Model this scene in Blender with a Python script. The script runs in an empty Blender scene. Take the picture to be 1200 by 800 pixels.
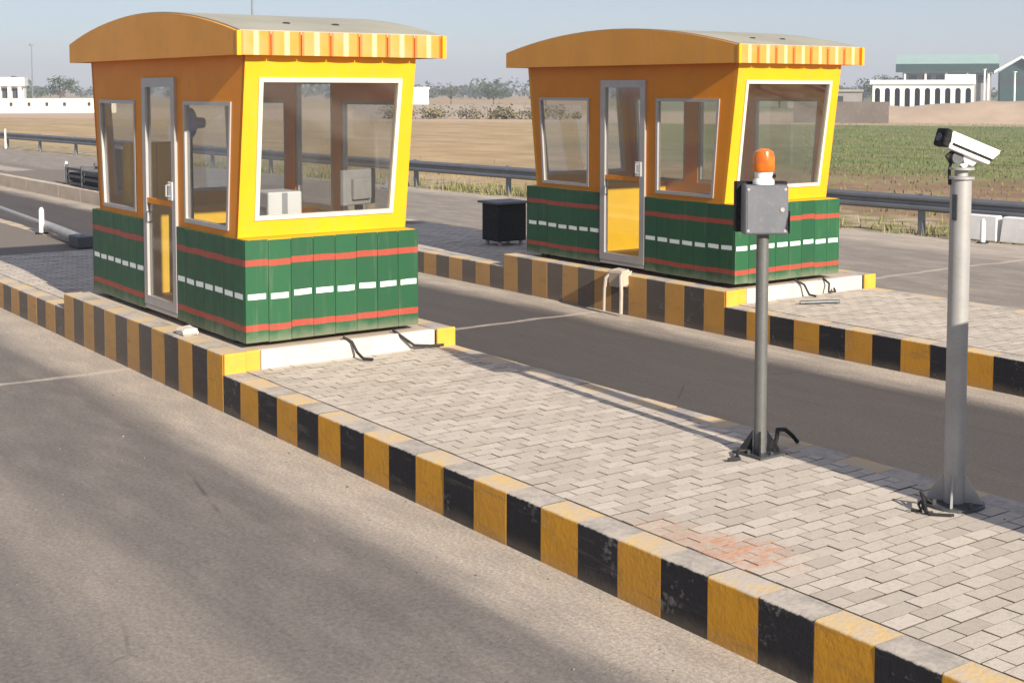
import bpy, bmesh, math, random
from mathutils import Vector, Matrix
R = math.radians
rnd = random.Random(7)
scene = bpy.context.scene
COL = scene.collection

# ------------------------------------------------------------------ camera
CAM = Vector((10.149, -4.632, 2.584))
yaw, pit, rol = 2.5165, -0.0678, 0.0013
fw = Vector((math.cos(yaw)*math.cos(pit), math.sin(yaw)*math.cos(pit), math.sin(pit)))
rt = Vector((math.sin(yaw), -math.cos(yaw), 0)); up = rt.cross(fw)
r2 = rt*math.cos(rol)+up*math.sin(rol); u2 = up*math.cos(rol)-rt*math.sin(rol)
cd = bpy.data.cameras.new('camera'); cam = bpy.data.objects.new('camera', cd); COL.objects.link(cam)
cam.matrix_world = Matrix(((r2.x, u2.x, -fw.x, CAM.x), (r2.y, u2.y, -fw.y, CAM.y), (r2.z, u2.z, -fw.z, CAM.z), (0, 0, 0, 1)))
cd.sensor_width = 36; cd.lens = 1577.36/1200*36; cd.shift_y = -(400-214.36)/1200
cd.clip_start = 0.1; cd.clip_end = 9000
scene.camera = cam

# ------------------------------------------------------------------ sky, sun, exposure
SUN_EL = 25.0
w = bpy.data.worlds.new('World'); scene.world = w; w.use_nodes = True
wn = w.node_tree; bg = wn.nodes['Background']
sky = wn.nodes.new('ShaderNodeTexSky'); sky.sky_type = 'NISHITA'; sky.sun_disc = False
sky.sun_elevation = R(SUN_EL); sky.sun_rotation = R(94.2)
sky.air_density = 1.0; sky.dust_density = 0.35; sky.ozone_density = 4.0
hz = wn.nodes.new('ShaderNodeMix'); hz.data_type = 'RGBA'      # thin even veil of dust over the whole sky
hz.inputs[0].default_value = .5; hz.inputs[7].default_value = (5.6, 5.7, 6.9, 1)
wn.links.new(sky.outputs[0], hz.inputs[6]); wn.links.new(hz.outputs[2], bg.inputs[0]); bg.inputs[1].default_value = 0.064
sd = bpy.data.lights.new('sun', 'SUN'); sd.energy = 5.0; sd.angle = R(0.6); sd.color = (1.0, 0.92, 0.81)
so = bpy.data.objects.new('sun', sd); COL.objects.link(so)
so.rotation_euler = (0, R(90-SUN_EL), R(-4.2)); so.location = (20, 0, 20)
vs = scene.view_settings; vs.view_transform = 'Standard'; vs.look = 'None'; vs.exposure = 0.80; vs.gamma = 1.0; vs.use_curve_mapping = False

scene.cycles.transparent_max_bounces = 24

# ------------------------------------------------------------------ material helpers
def srgb(r, g, b):
    f = lambda c: (c/255/12.92) if c/255 <= .04045 else ((c/255+.055)/1.055)**2.4
    return (f(r), f(g), f(b), 1)
MATS = {}
class NT:
    def __init__(s, name):
        s.m = bpy.data.materials.new(name); s.m.use_nodes = True; s.t = s.m.node_tree
        s.b = s.t.nodes['Principled BSDF']; s.out = s.t.nodes['Material Output']; MATS[name] = s.m
    def n(s, typ, **kw):
        x = s.t.nodes.new(typ)
        for k, v in kw.items(): setattr(x, k, v)
        return x
    def l(s, a, b): s.t.links.new(a, b)
    def val(s, sock, v):
        if isinstance(v, bpy.types.NodeSocket): s.l(v, sock)
        elif isinstance(v, tuple): sock.default_value = v if len(v) == len(sock.default_value) else v+(1,)
        else: sock.default_value = v
    def math(s, op, a, b=0.0, c=0.0, clamp=False):
        x = s.n('ShaderNodeMath', operation=op, use_clamp=clamp)
        s.val(x.inputs[0], a); s.val(x.inputs[1], b); s.val(x.inputs[2], c); return x.outputs[0]
    def mix(s, f, a, b, typ='MIX'):
        x = s.n('ShaderNodeMix', data_type='RGBA', blend_type=typ)
        s.val(x.inputs[0], f); s.val(x.inputs[6], a); s.val(x.inputs[7], b); return x.outputs[2]
    def noise(s, scale, co=None, det=4, rough=.55, dist=0):
        x = s.n('ShaderNodeTexNoise'); x.inputs['Scale'].default_value = scale; x.inputs['Detail'].default_value = det
        x.inputs['Roughness'].default_value = rough; x.inputs['Distortion'].default_value = dist
        s.l(co if co is not None else s.pos(), x.inputs['Vector']); return x.outputs[0]
    def pos(s):
        if not hasattr(s, '_p'): s._p = s.n('ShaderNodeNewGeometry')
        return s._p.outputs['Position']
    def geo(s, k):
        s.pos(); return s._p.outputs[k]
    def objco(s):
        if not hasattr(s, '_o'): s._o = s.n('ShaderNodeTexCoord')
        return s._o.outputs['Object']
    def xyz(s, v):
        x = s.n('ShaderNodeSeparateXYZ'); s.l(v, x.inputs[0]); return x.outputs
    def ramp(s, v, lo, hi):   # smooth 0..1
        x = s.n('ShaderNodeMapRange', interpolation_type='SMOOTHSTEP'); s.val(x.inputs[0], v)
        s.val(x.inputs[1], lo); s.val(x.inputs[2], hi); return x.outputs[0]
    def scaled(s, v, sc):
        x = s.n('ShaderNodeMapping'); s.l(v, x.inputs[0]); x.inputs['Scale'].default_value = sc; return x.outputs[0]
    def bump(s, h, st=.3, d=.01):
        x = s.n('ShaderNodeBump'); x.inputs['Strength'].default_value = st; x.inputs['Distance'].default_value = d
        s.l(h, x.inputs['Height']); s.l(x.outputs[0], s.b.inputs['Normal'])
    def done(s, col, rough=.6, metal=0, spec=None):
        s.val(s.b.inputs['Base Color'], col); s.val(s.b.inputs['Roughness'], rough); s.val(s.b.inputs['Metallic'], metal)
        if spec is not None: s.b.inputs['Specular IOR Level'].default_value = spec
        return s.m

def simple(name, col, rough=.55, metal=0, var=.12, sc=6, dirt=None, bump=0, spec=None, streak=0):
    t = NT(name); n = t.noise(sc)
    c = t.mix(t.math('MULTIPLY', t.ramp(n, .3, .75), var), col, tuple(x*.55 for x in col[:3])+(1,))
    n2 = t.noise(sc*7, det=3)
    c = t.mix(t.math('MULTIPLY', t.ramp(n2, .5, .8), var*.8), c, dirt or (.32, .27, .2, 1))
    if streak:
        sn = t.noise(9, t.scaled(t.pos(), (1, 1, .09)), det=6, rough=.7)
        c = t.mix(t.math('MULTIPLY', t.ramp(sn, .5, .78), streak), c, dirt or (.30, .24, .17, 1))
        sn2 = t.noise(26, t.scaled(t.pos(), (1, 1, .25)), det=5, rough=.7)
        c = t.mix(t.math('MULTIPLY', t.ramp(sn2, .6, .75), streak*.8), c, (.12, .08, .05, 1))
    if bump: t.bump(t.noise(sc*12), bump, .005)
    return t.done(c, t.math('ADD', rough-.06, t.math('MULTIPLY', n, .14)), metal, spec)

DUST = (.40, .31, .225, 1)
# asphalt: lanes run along x; sand gathers against the kerbs and between the wheel tracks
def road_material():
    t = NT('asphalt'); P = t.pos(); X, Y, Z = t.xyz(P)
    big = t.noise(.55, t.scaled(P, (.3, 1, 1)), det=5); warp = t.math('MULTIPLY', t.math('SUBTRACT', t.noise(.8, t.scaled(P, (.14, 1, 1)), det=6, rough=.62), .5), .9)
    yw = t.math('ADD', Y, warp)
    d = None
    for y0, wd in ((-.25, .66), (2.0, .28), (5.5, .62), (7.95, .6), (15.2, 2.2), (-3.75, .5)):
        a = t.math('DIVIDE', t.math('ABSOLUTE', t.math('SUBTRACT', yw, y0)), wd)
        k = t.math('SUBTRACT', 1.0, t.ramp(a, .35, 1.3))
        d = k if d is None else t.math('MAXIMUM', d, k)
    a = t.math('DIVIDE', t.math('ABSOLUTE', t.math('SUBTRACT', yw, -2.35)), .38)
    k = t.math('MULTIPLY', t.math('SUBTRACT', 1.0, t.ramp(a, .1, 1.2)), .5)
    d = t.math('MAXIMUM', d, k)
    patch = t.ramp(t.noise(3.0, t.scaled(P, (.35, 1, 1)), det=8, rough=.72), .36, .74)
    d2 = t.math('MULTIPLY', d, t.math('ADD', .68, t.math('MULTIPLY', patch, .42)), clamp=True)
    near = t.ramp(Y, 2.2, 1.4)            # lane in front is dusted all over
    d3 = t.math('MAXIMUM', d2, t.math('MULTIPLY', near, t.math('ADD', .03, t.math('MULTIPLY', patch, .27))))
    d3 = t.math('MAXIMUM', d3, t.math('MULTIPLY', t.ramp(Y, 7.5, 9.5), t.math('ADD', .34, t.math('MULTIPLY', patch, .3))))
    d3 = t.math('MAXIMUM', d3, t.math('MULTIPLY', patch, .05))
    hf = t.noise(30, det=8, rough=.8)
    d3 = t.math('MULTIPLY', d3, t.math('ADD', .25, t.math('MULTIPLY', t.ramp(t.math('ADD', hf, t.math('MULTIPLY', d3, .28)), .36, .68), .85)), clamp=True)
    v = t.n('ShaderNodeTexVoronoi'); v.inputs['Scale'].default_value = 60; t.l(P, v.inputs['Vector'])
    agg = t.ramp(t.noise(34, det=8, rough=.85), .43, .58)
    base = t.mix(agg, (.026, .024, .022, 1), (.20, .186, .17, 1))
    base = t.mix(t.math('MULTIPLY', t.ramp(v.outputs['Distance'], .05, .4), .35), (.17, .15, .135, 1), base)
    base = t.mix(t.math('MULTIPLY', t.ramp(big, .35, .7), .15), base, (.075, .066, .058, 1))
    ck = t.n('ShaderNodeTexVoronoi', feature='DISTANCE_TO_EDGE'); ck.inputs['Scale'].default_value = .55
    t.l(t.mix(.12, P, t.n('ShaderNodeTexNoise').outputs[1]), ck.inputs['Vector'])
    crk = t.math('MULTIPLY', t.math('SUBTRACT', 1.0, t.ramp(ck.outputs['Distance'], .002, .007)), t.ramp(t.noise(.7), .52, .62))
    base = t.mix(t.math('MULTIPLY', crk, .6), base, (.02, .018, .016, 1))
    # tar streaks along the driving direction
    st = t.noise(1.5, t.scaled(P, (.12, 2.2, 1)), det=5, rough=.6)
    base = t.mix(t.math('MULTIPLY', t.ramp(st, .5, .72), .22), base, (.048, .043, .040, 1))
    base = t.mix(t.ramp(Y, 2.1, 1.9), t.mix(.6, base, (.034, .029, .027, 1)), base)       # the middle lane has newer, darker tar
    base = t.mix(t.ramp(Y, 7.8, 8.2), base, t.mix(.35, base, (.20, .18, .16, 1)))
    grain = t.mix(t.math('MULTIPLY', t.ramp(t.noise(44, det=8, rough=.85), .42, .60), .8), (.33, .278, .222, 1), (.58, .495, .40, 1))
    c = t.mix(d3, base, grain)
    tx = t.math('ABSOLUTE', t.math('ADD', t.math('ADD', X, 2.0), t.math('MULTIPLY', t.math('SUBTRACT', t.noise(1.4), .5), .25)))
    j = t.math('MULTIPLY', t.math('SUBTRACT', 1.0, t.ramp(tx, .02, .075)), t.math('ADD', .45, t.math('MULTIPLY', patch, .4)))
    c = t.mix(j, c, (.52, .44, .36, 1))
    t.bump(t.math('ADD', t.noise(150, det=4, rough=.7), t.math('MULTIPLY', v.outputs['Distance'], .4)), .4, .006)
    return t.done(c, .9, spec=.25)
road_material()

def ground_material():
    t = NT('field_soil'); P = t.pos(); X, Y, Z = t.xyz(P)
    n1 = t.noise(.05, det=6); n2 = t.noise(.35, det=6, rough=.65); n3 = t.noise(2.2, det=5)
    tan = t.mix(t.ramp(n2, .3, .7), (.36, .245, .125, 1), (.49, .36, .20, 1))
    furrow = t.noise(.22, t.scaled(P, (.25, 2.4, 1)), det=5)
    tan = t.mix(t.math('MULTIPLY', t.ramp(furrow, .42, .7), .55), tan, (.27, .19, .115, 1))
    grn = t.mix(t.ramp(n2, .35, .68), (.10, .15, .045, 1), (.18, .21, .075, 1))
    rows = t.noise(.5, t.scaled(P, (.3, 1.6, 1)), det=5)
    grn = t.mix(t.math('MULTIPLY', t.ramp(rows, .45, .68), .75), grn, (.27, .20, .11, 1))
    wob = t.math('MULTIPLY', t.math('SUBTRACT', n1, .5), 30)
    e = t.math('SUBTRACT', t.math('ADD', Y, wob), t.math('ADD', t.math('MULTIPLY', X, -.83), 6))
    c = t.mix(t.ramp(e, -4, 4), tan, grn)
    # bare brown earth between the verge and the crop
    e2 = t.math('ADD', t.math('SUBTRACT', Y, t.math('MULTIPLY', X, .07)), t.math('MULTIPLY', t.math('SUBTRACT', n2, .5), 22))
    soil = t.mix(t.ramp(n2, .35, .7), (.21, .135, .08, 1), (.33, .22, .13, 1))
    c = t.mix(t.math('MULTIPLY', t.math('SUBTRACT', 1.0, t.ramp(e2, 27, 36)), t.ramp(e, -4, 6)), c, soil)
    # pale track beyond the crop
    dd = t.math('ADD', t.math('MULTIPLY', X, -.59), t.math('MULTIPLY', Y, .81))
    c = t.mix(t.math('MULTIPLY', t.math('MULTIPLY', t.ramp(dd, 98, 104), t.math('SUBTRACT', 1.0, t.ramp(dd, 150, 190))), .85), c, (.50, .37, .26, 1))
    # trampled verge: dusty with thin grass
    ev = t.math('ADD', t.math('SUBTRACT', Y, t.math('MULTIPLY', X, .07)), t.math('MULTIPLY', t.math('SUBTRACT', n3, .5), 2.0))
    verge = t.mix(t.ramp(n3, .42, .6), (.40, .31, .215, 1), (.20, .19, .075, 1))
    c = t.mix(t.math('SUBTRACT', 1.0, t.ramp(ev, 18.6, 20.0)), c, verge)
    c = t.mix(t.math('MULTIPLY', t.ramp(n3, .3, .8), .25), c, (.2, .15, .09, 1))
    t.bump(n3, .5, .06)
    return t.done(c, .95, spec=.1)
ground_material()

def kerb_material(name, col, topcol):
    t = NT(name); P = t.pos(); nz = t.xyz(t.geo('Normal'))[2]; oi = t.n('ShaderNodeObjectInfo')
    n = t.noise(5, det=6, rough=.65); n2 = t.noise(38, det=4)
    c = t.mix(t.math('MULTIPLY', t.ramp(n, .45, .75), .4), col, tuple(x*.5 for x in col[:3])+(1,))
    c = t.mix(t.math('MULTIPLY', oi.outputs['Random'], .22), c, tuple(min(1, x*.55+.05) for x in col[:3])+(1,))
    chips = t.ramp(t.math('ADD', t.math('MULTIPLY', n2, .5), n), .86, .98)
    c = t.mix(t.math('MULTIPLY', chips, .28), c, (.36, .33, .29, 1))
    Z = t.xyz(P)[2]
    scf = t.noise(11, t.scaled(P, (.22, 1, 1.6)), det=6, rough=.7)      # tyre scuffs run along the face
    c = t.mix(t.math('MULTIPLY', t.ramp(scf, .54, .7), .45), c, (.10, .085, .07, 1))
    # splashed mud and dust low on the face
    low = t.math('MULTIPLY', t.math('SUBTRACT', 1.0, t.ramp(t.math('ADD', Z, t.math('MULTIPLY', n, .10)), .03, .15)), .28)
    c = t.mix(low, c, (.30, .235, .165, 1))
    X = t.xyz(P)[0]                                              # older paint, further along the island, has faded
    c = t.mix(t.math('MULTIPLY', t.ramp(X, 1.5, -3.0), .42), c, (.30, .24, .18, 1))
    wear = t.ramp(t.math('ADD', n, t.math('MULTIPLY', n2, .4)), .5, .86)
    tc = t.mix(wear, topcol, (.47, .41, .34, 1))
    c = t.mix(t.ramp(t.math('ADD', nz, t.math('MULTIPLY', t.math('SUBTRACT', n2, .5), .9)), .3, .7), c, tc)
    t.bump(t.math('ADD', n2, n), .35, .008)
    return t.done(c, .8, spec=.25)
kerb_material('kerb_yellow', (.52, .245, .018, 1), (.62, .42, .17, 1))
kerb_material('kerb_black', (.012, .011, .013, 1), (.30, .27, .235, 1))

def paver_material():
    t = NT('paver'); oi = t.n('ShaderNodeObjectInfo')
    r = t.math('FRACT', t.math('ADD', oi.outputs['Random'], t.geo('Random Per Island')))
    c = t.mix(r, (.42, .365, .30, 1), (.54, .475, .395, 1))
    P = t.pos(); n = t.noise(1.1, det=6, rough=.65); n2 = t.noise(40, det=5, rough=.7)
    c = t.mix(t.math('MULTIPLY', t.ramp(n, .42, .72), .4), c, (.55, .485, .40, 1))
    c = t.mix(t.math('MULTIPLY', t.ramp(n2, .45, .75), .5), c, (.30, .255, .205, 1))
    sp = t.noise(9, det=7, rough=.72); c = t.mix(t.math('MULTIPLY', t.ramp(sp, .56, .78), .3), c, (.25, .21, .17, 1))
    c = t.mix(t.ramp(t.xyz(t.geo('True Normal'))[2], .85, .6), c, (.10, .08, .06, 1))     # earth on the sides, darkened so sunlit joint faces read as shaded gaps
    # reddish spill (betel / oxide) near the kerb
    X, Y, Z = t.xyz(P)
    def spot(cx, cy, rx, ry):
        a = t.math('POWER', t.math('DIVIDE', t.math('SUBTRACT', X, cx), rx), 2.0); b = t.math('POWER', t.math('DIVIDE', t.math('SUBTRACT', Y, cy), ry), 2.0)
        rr = t.math('ADD', t.math('SQRT', t.math('ADD', a, b)), t.math('MULTIPLY', t.math('SUBTRACT', t.noise(7, det=5), .5), 1.6))
        return t.math('SUBTRACT', 1.0, t.ramp(rr, .35, 1.15))
    frag = t.ramp(t.noise(24, det=6, rough=.75), .38, .6)
    c = t.mix(t.math('MULTIPLY', t.math('MULTIPLY', spot(5.55, .12, .30, .26), frag), .75), c, (.50, .22, .12, 1))
    c = t.mix(t.math('MULTIPLY', t.math('MULTIPLY', spot(5.2, .05, .42, .22), frag), .45), c, (.48, .25, .14, 1))
    t.bump(t.math('ADD', n2, t.noise(140, det=2)), .4, .004)
    return t.done(c, .88, spec=.2)
paver_material()
simple('joint_sand', (.17, .14, .11, 1), .95, var=.3, sc=20)
simple('concrete', (.44, .385, .315, 1), .9, var=.45, sc=2.2, bump=.25)
simple('concrete_dust', (.50, .41, .31, 1), .92, var=.35, sc=3, bump=.25)
simple('slab_white', (.52, .47, .41, 1), .7, var=.4, sc=4, bump=.2)
simple('slab_yellow', (.64, .34, .03, 1), .6, var=.35, sc=6, bump=.2)

def plank_material():
    t = NT('plank_paint'); O = t.objco(); X, Y, Z = t.xyz(O); P = t.pos()
    oi = t.n('ShaderNodeObjectInfo'); n = t.noise(7, det=5); n2 = t.noise(45, det=4)
    c = t.mix(oi.outputs['Random'], (.008, .068, .023, 1), (.012, .090, .031, 1))
    c = t.mix(t.math('MULTIPLY', t.ramp(n, .4, .75), .35), c, (.008, .055, .022, 1))
    wob = t.math('MULTIPLY', t.math('SUBTRACT', t.noise(3.5), .5), .018)
    jit = t.math('MULTIPLY', t.math('SUBTRACT', oi.outputs['Random'], .5), .012)
    zz = t.math('ADD', Z, t.math('ADD', wob, jit))
    def band(z0, h): return t.math('SUBTRACT', 1.0, t.ramp(t.math('ABSOLUTE', t.math('SUBTRACT', zz, z0)), h-.004, h+.004))
    redn = t.math('ADD', .42, t.math('MULTIPLY', t.ramp(n2, .25, .65), .5))
    for z0 in (.665, .125):
        c = t.mix(t.math('MULTIPLY', band(z0, .026), redn), c, (.42, .042, .028, 1))
    inx = t.math('SUBTRACT', 1.0, t.ramp(t.math('ABSOLUTE', t.math('ADD', X, t.math('MULTIPLY', jit, .5))), .078, .083))
    c = t.mix(t.math('MULTIPLY', band(.385, .023), inx), c, (.80, .83, .78, 1))
    sk = t.noise(16, t.scaled(P, (1, 1, .08)), det=6, rough=.7)
    c = t.mix(t.math('MULTIPLY', t.ramp(sk, .52, .75), .16), c, (.34, .28, .20, 1))
    low = t.math('SUBTRACT', 1.0, t.ramp(t.math('ADD', Z, t.math('MULTIPLY', n, .16)), .06, .19))
    c = t.mix(t.math('MULTIPLY', low, .3), c, DUST)
    t.bump(t.noise(14, t.scaled(O, (6, 6, .4)), det=4), .18, .004)
    return t.done(c, t.math('ADD', .38, t.math('MULTIPLY', n, .2)))
plank_material()
simple('panel_yellow', (.80, .36, .004, 1), .5, var=.16, sc=3, bump=.03, streak=.22, spec=.35)
simple('panel_brown', (.78, .262, .008, 1), .5, var=.2, streak=.2, sc=2.5, bump=.03, spec=.25)
simple('gable_brown', (.74, .325, .05, 1), .55, var=.22, streak=.18, sc=2, bump=.04, spec=.25)
simple('roof_sheet', (.33, .315, .245, 1), .7, var=.4, sc=1.6, bump=.1)
simple('aluminium', (.46, .43, .40, 1), .42, metal=.35, var=.2, sc=8)
simple('frame_cream', (.62, .54, .43, 1), .45, var=.12, sc=9)
simple('rubber', (.012, .012, .012, 1), .75, var=.1)
simple('interior_brown', (.25, .14, .075, 1), .6, var=.25, sc=4)
simple('interior_orange', (.62, .25, .02, 1), .5, var=.2, sc=3)
simple('interior_yellow', (.85, .50, .02, 1), .45, var=.15, sc=3)
simple('ceiling_white', (.55, .52, .47, 1), .7, var=.1)
simple('plastic_white', (.70, .69, .66, 1), .45, var=.1)
simple('plastic_grey', (.30, .30, .31, 1), .5, var=.2)
simple('fan_blue', (.02, .14, .62, 1), .35, var=.1)
simple('cloth_grey', (.30, .285, .27, 1), .9, var=.4, sc=9, bump=.5)
simple('black_paint', (.010, .010, .011, 1), .7, var=.15, spec=.2)
simple('post_grey', (.15, .15, .14, 1), .5, metal=.4, var=.3, sc=8)
simple('box_grey', (.12, .125, .14, 1), .55, var=.3, sc=5, streak=.25)
simple('steel_pale', (.36, .35, .33, 1), .5, metal=.25, var=.3, sc=6, dirt=(.25, .17, .1, 1))
simple('steel_dark', (.09, .095, .10, 1), .5, metal=.5, var=.3, sc=9)
simple('camera_white', (.82, .81, .75, 1), .35, var=.08, sc=9)
simple('galvanised', (.20, .21, .225, 1), .5, metal=.55, var=.35, sc=3, dirt=(.2, .17, .13, 1))
simple('white_paint', (.78, .76, .72, 1), .65, var=.25, sc=5)
simple('wall_white', (.80, .79, .74, 1), .8, var=.15, sc=.6)
simple('wall_cream', (.74, .66, .50, 1), .85, var=.25, sc=.5)
simple('wall_grey', (.30, .265, .235, 1), .9, var=.4, sc=.5)
simple('wall_dark', (.15, .125, .105, 1), .9, var=.4, sc=.5)
simple('opening_dark', (.025, .027, .025, 1), .7, var=.1, sc=1)
simple('roof_green', (.007, .045, .034, 1), .5, var=.2, sc=.4)
simple('roof_green_pale', (.30, .42, .37, 1), .5, var=.2, sc=.4)
simple('berm_soil', (.43, .32, .225, 1), .95, var=.4, sc=.4, bump=.4)
simple('bark', (.10, .075, .05, 1), .9, var=.4, sc=3)
simple('stone_light', (.62, .56, .47, 1), .9, var=.3, sc=9, bump=.3)
simple('pipe_white', (.42, .36, .29, 1), .7, var=.3, sc=8)

def fascia_material():
    t = NT('fascia_paint'); O = t.objco(); X = t.xyz(O)[0]
    n = t.noise(6, det=5); a = t.math('ABSOLUTE', X)
    c = t.mix(t.math('MULTIPLY', t.ramp(n, .35, .7), .5), (.78, .245, .035, 1), (.80, .29, .13, 1))
    c = t.mix(t.ramp(t.math('ADD', a, t.math('MULTIPLY', t.math('SUBTRACT', n, .5), .01)), .104, .122), c, (.62, .13, .012, 1))
    c = t.mix(t.math('MULTIPLY', t.math('SUBTRACT', 1.0, t.ramp(a, .010, .032)), .8), c, (.72, .56, .30, 1))
    return t.done(c, .4)
fascia_material()

def glass_material(name='window_glass', tint=(.93, .94, .94, 1)):
    t = NT(name)
    lw = t.n('ShaderNodeLayerWeight'); lw.inputs['Blend'].default_value = .5
    fac = t.math('ADD', .11, t.math('MULTIPLY', t.math('POWER', lw.outputs['Facing'], 5.0), .55))
    tr = t.n('ShaderNodeBsdfTransparent'); tr.inputs[0].default_value = tint
    gl = t.n('ShaderNodeBsdfGlossy'); gl.inputs['Roughness'].default_value = .03
    df = t.n('ShaderNodeBsdfDiffuse'); df.inputs[0].default_value = (.5, .45, .38, 1)     # film of dust on the pane
    m1 = t.n('ShaderNodeMixShader'); t.l(t.math('MULTIPLY', t.ramp(t.noise(3.5, det=7), .1, .95), .03), m1.inputs[0])
    t.l(tr.outputs[0], m1.inputs[1]); t.l(df.outputs[0], m1.inputs[2])
    m2 = t.n('ShaderNodeMixShader'); t.l(fac, m2.inputs[0])
    t.l(m1.outputs[0], m2.inputs[1]); t.l(gl.outputs[0], m2.inputs[2])
    t.l(m2.outputs[0], t.out.inputs['Surface'])
glass_material()
def lens_material():
    t = NT('beacon_orange'); t.b.inputs['Transmission Weight'].default_value = .25
    t.done(t.mix(t.ramp(t.noise(14), .3, .7), (.62, .12, .008, 1), (.75, .22, .015, 1)), .22)
lens_material()
t_ = NT('lens_glass'); t_.done((.02, .02, .025, 1), .08)

def leaf_material(name, a, b):
    t = NT(name); oi = t.n('ShaderNodeObjectInfo')
    r = t.math('FRACT', t.math('ADD', oi.outputs['Random'], t.geo('Random Per Island')))
    t.done(t.mix(r, a, b), .75, spec=.15)
leaf_material('grit_stone', (.08, .07, .06, 1), (.36, .31, .25, 1))
leaf_material('leaf_dark', (.030, .048, .020, 1), (.075, .095, .038, 1))
leaf_material('leaf_grey', (.075, .085, .05, 1), (.13, .13, .08, 1))
leaf_material('leaf_dry', (.10, .10, .05, 1), (.24, .19, .10, 1))
leaf_material('crop_leaf', (.09, .125, .035, 1), (.20, .19, .075, 1))
leaf_material('grass_blade', (.11, .14, .035, 1), (.30, .25, .11, 1))

# ------------------------------------------------------------------ mesh helpers
class MB:
    def __init__(s): s.bm = bmesh.new()
    def box(s, x0, x1, y0, y1, z0, z1):
        v = [s.bm.verts.new(p) for p in ((x0,y0,z0),(x1,y0,z0),(x1,y1,z0),(x0,y1,z0),(x0,y0,z1),(x1,y0,z1),(x1,y1,z1),(x0,y1,z1))]
        for f in ((3,2,1,0),(4,5,6,7),(0,1,5,4),(1,2,6,5),(2,3,7,6),(3,0,4,7)): s.bm.faces.new([v[i] for i in f])
        return s
    def hexa(s, pts):
        v = [s.bm.verts.new(p) for p in pts]
        for f in ((3,2,1,0),(4,5,6,7),(0,1,5,4),(1,2,6,5),(2,3,7,6),(3,0,4,7)): s.bm.faces.new([v[i] for i in f])
        return s
    def prism(s, poly, a, b, fn):     # poly: 2D list, extruded from a to b, fn(u,v,w)->xyz
        A = [s.bm.verts.new(fn(u, v, a)) for u, v in poly]; B = [s.bm.verts.new(fn(u, v, b)) for u, v in poly]
        n = len(poly); s.bm.faces.new(A); s.bm.faces.new(B[::-1])
        for i in range(n): s.bm.faces.new([A[i], B[i], B[(i+1) % n], A[(i+1) % n]])
        return s
    def cyl(s, p0, p1, r0, r1=None, n=14, cap=True):
        p0, p1 = Vector(p0), Vector(p1); r1 = r0 if r1 is None else r1
        d = (p1-p0).normalized(); a = d.orthogonal().normalized(); b = d.cross(a)
        A = []; B = []
        for i in range(n):
            t = 2*math.pi*i/n; o = a*math.cos(t)+b*math.sin(t)
            A.append(s.bm.verts.new(p0+o*r0)); B.append(s.bm.verts.new(p1+o*r1))
        for i in range(n): s.bm.faces.new([A[i], A[(i+1) % n], B[(i+1) % n], B[i]])
        if cap: s.bm.faces.new(A[::-1]); s.bm.faces.new(B)
        return s
    def tube(s, pts, r, n=8):
        pts = [Vector(p) for p in pts]; rings = []; a = None
        for i, p in enumerate(pts):
            d = (pts[min(i+1, len(pts)-1)]-pts[max(i-1, 0)]).normalized()
            a = d.orthogonal().normalized() if a is None else (a-d*a.dot(d)).normalized()
            b = d.cross(a)
            rings.append([s.bm.verts.new(p+(a*math.cos(2*math.pi*k/n)+b*math.sin(2*math.pi*k/n))*(r[i] if isinstance(r, list) else r)) for k in range(n)])
        for i in range(len(rings)-1):
            for k in range(n): s.bm.faces.new([rings[i][k], rings[i][(k+1) % n], rings[i+1][(k+1) % n], rings[i+1][k]])
        s.bm.faces.new(rings[0][::-1]); s.bm.faces.new(rings[-1]); return s
    def lathe(s, prof, n=20, c=(0, 0, 0)):
        rings = [[s.bm.verts.new((c[0]+r*math.cos(2*math.pi*k/n), c[1]+r*math.sin(2*math.pi*k/n), c[2]+z)) for k in range(n)] for r, z in prof]
        for i in range(len(rings)-1):
            for k in range(n): s.bm.faces.new([rings[i][k], rings[i][(k+1) % n], rings[i+1][(k+1) % n], rings[i+1][k]])
        s.bm.faces.new(rings[0][::-1]); s.bm.faces.new(rings[-1]); return s
    def bevel(s, w, seg=1):
        bmesh.ops.bevel(s.bm, geom=s.bm.edges[:], offset=w, segments=seg, profile=.5, affect='EDGES', clamp_overlap=True); return s
    def mesh(s, name, mat, smooth=False):
        bmesh.ops.recalc_face_normals(s.bm, faces=s.bm.faces[:])
        me = bpy.data.meshes.new(name); s.bm.to_mesh(me); s.bm.free()
        me.materials.append(MATS[mat])
        if smooth:
            for p in me.polygons: p.use_smooth = True
            me.set_sharp_from_angle(angle=R(40))
        return me
    def obj(s, name, mat, parent=None, loc=(0, 0, 0), smooth=False):
        return link(name, s.mesh(name, mat, smooth), parent, loc)
def link(name, me, parent=None, loc=(0, 0, 0), rot=None):
    o = bpy.data.objects.new(name, me); COL.objects.link(o); o.location = loc
    if rot: o.rotation_euler = rot
    if parent: o.parent = parent
    return o
def empty(name, loc=(0, 0, 0), rz=0): 
    o = link(name, None, None, loc); o.rotation_euler[2] = rz; o.empty_display_size = .1; return o
def tag(o, label, cat, group=None):
    o['label'] = label; o['category'] = cat
    if group: o['group'] = group
    return o
def struct(o, label=None, kind='structure'):
    o['kind'] = kind
    if label: o['label'] = label
    return o
def copy_tree(o, parent=None):
    c = o.copy(); COL.objects.link(c); c.parent = parent
    for ch in list(o.children): copy_tree(ch, c)
    return c

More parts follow.
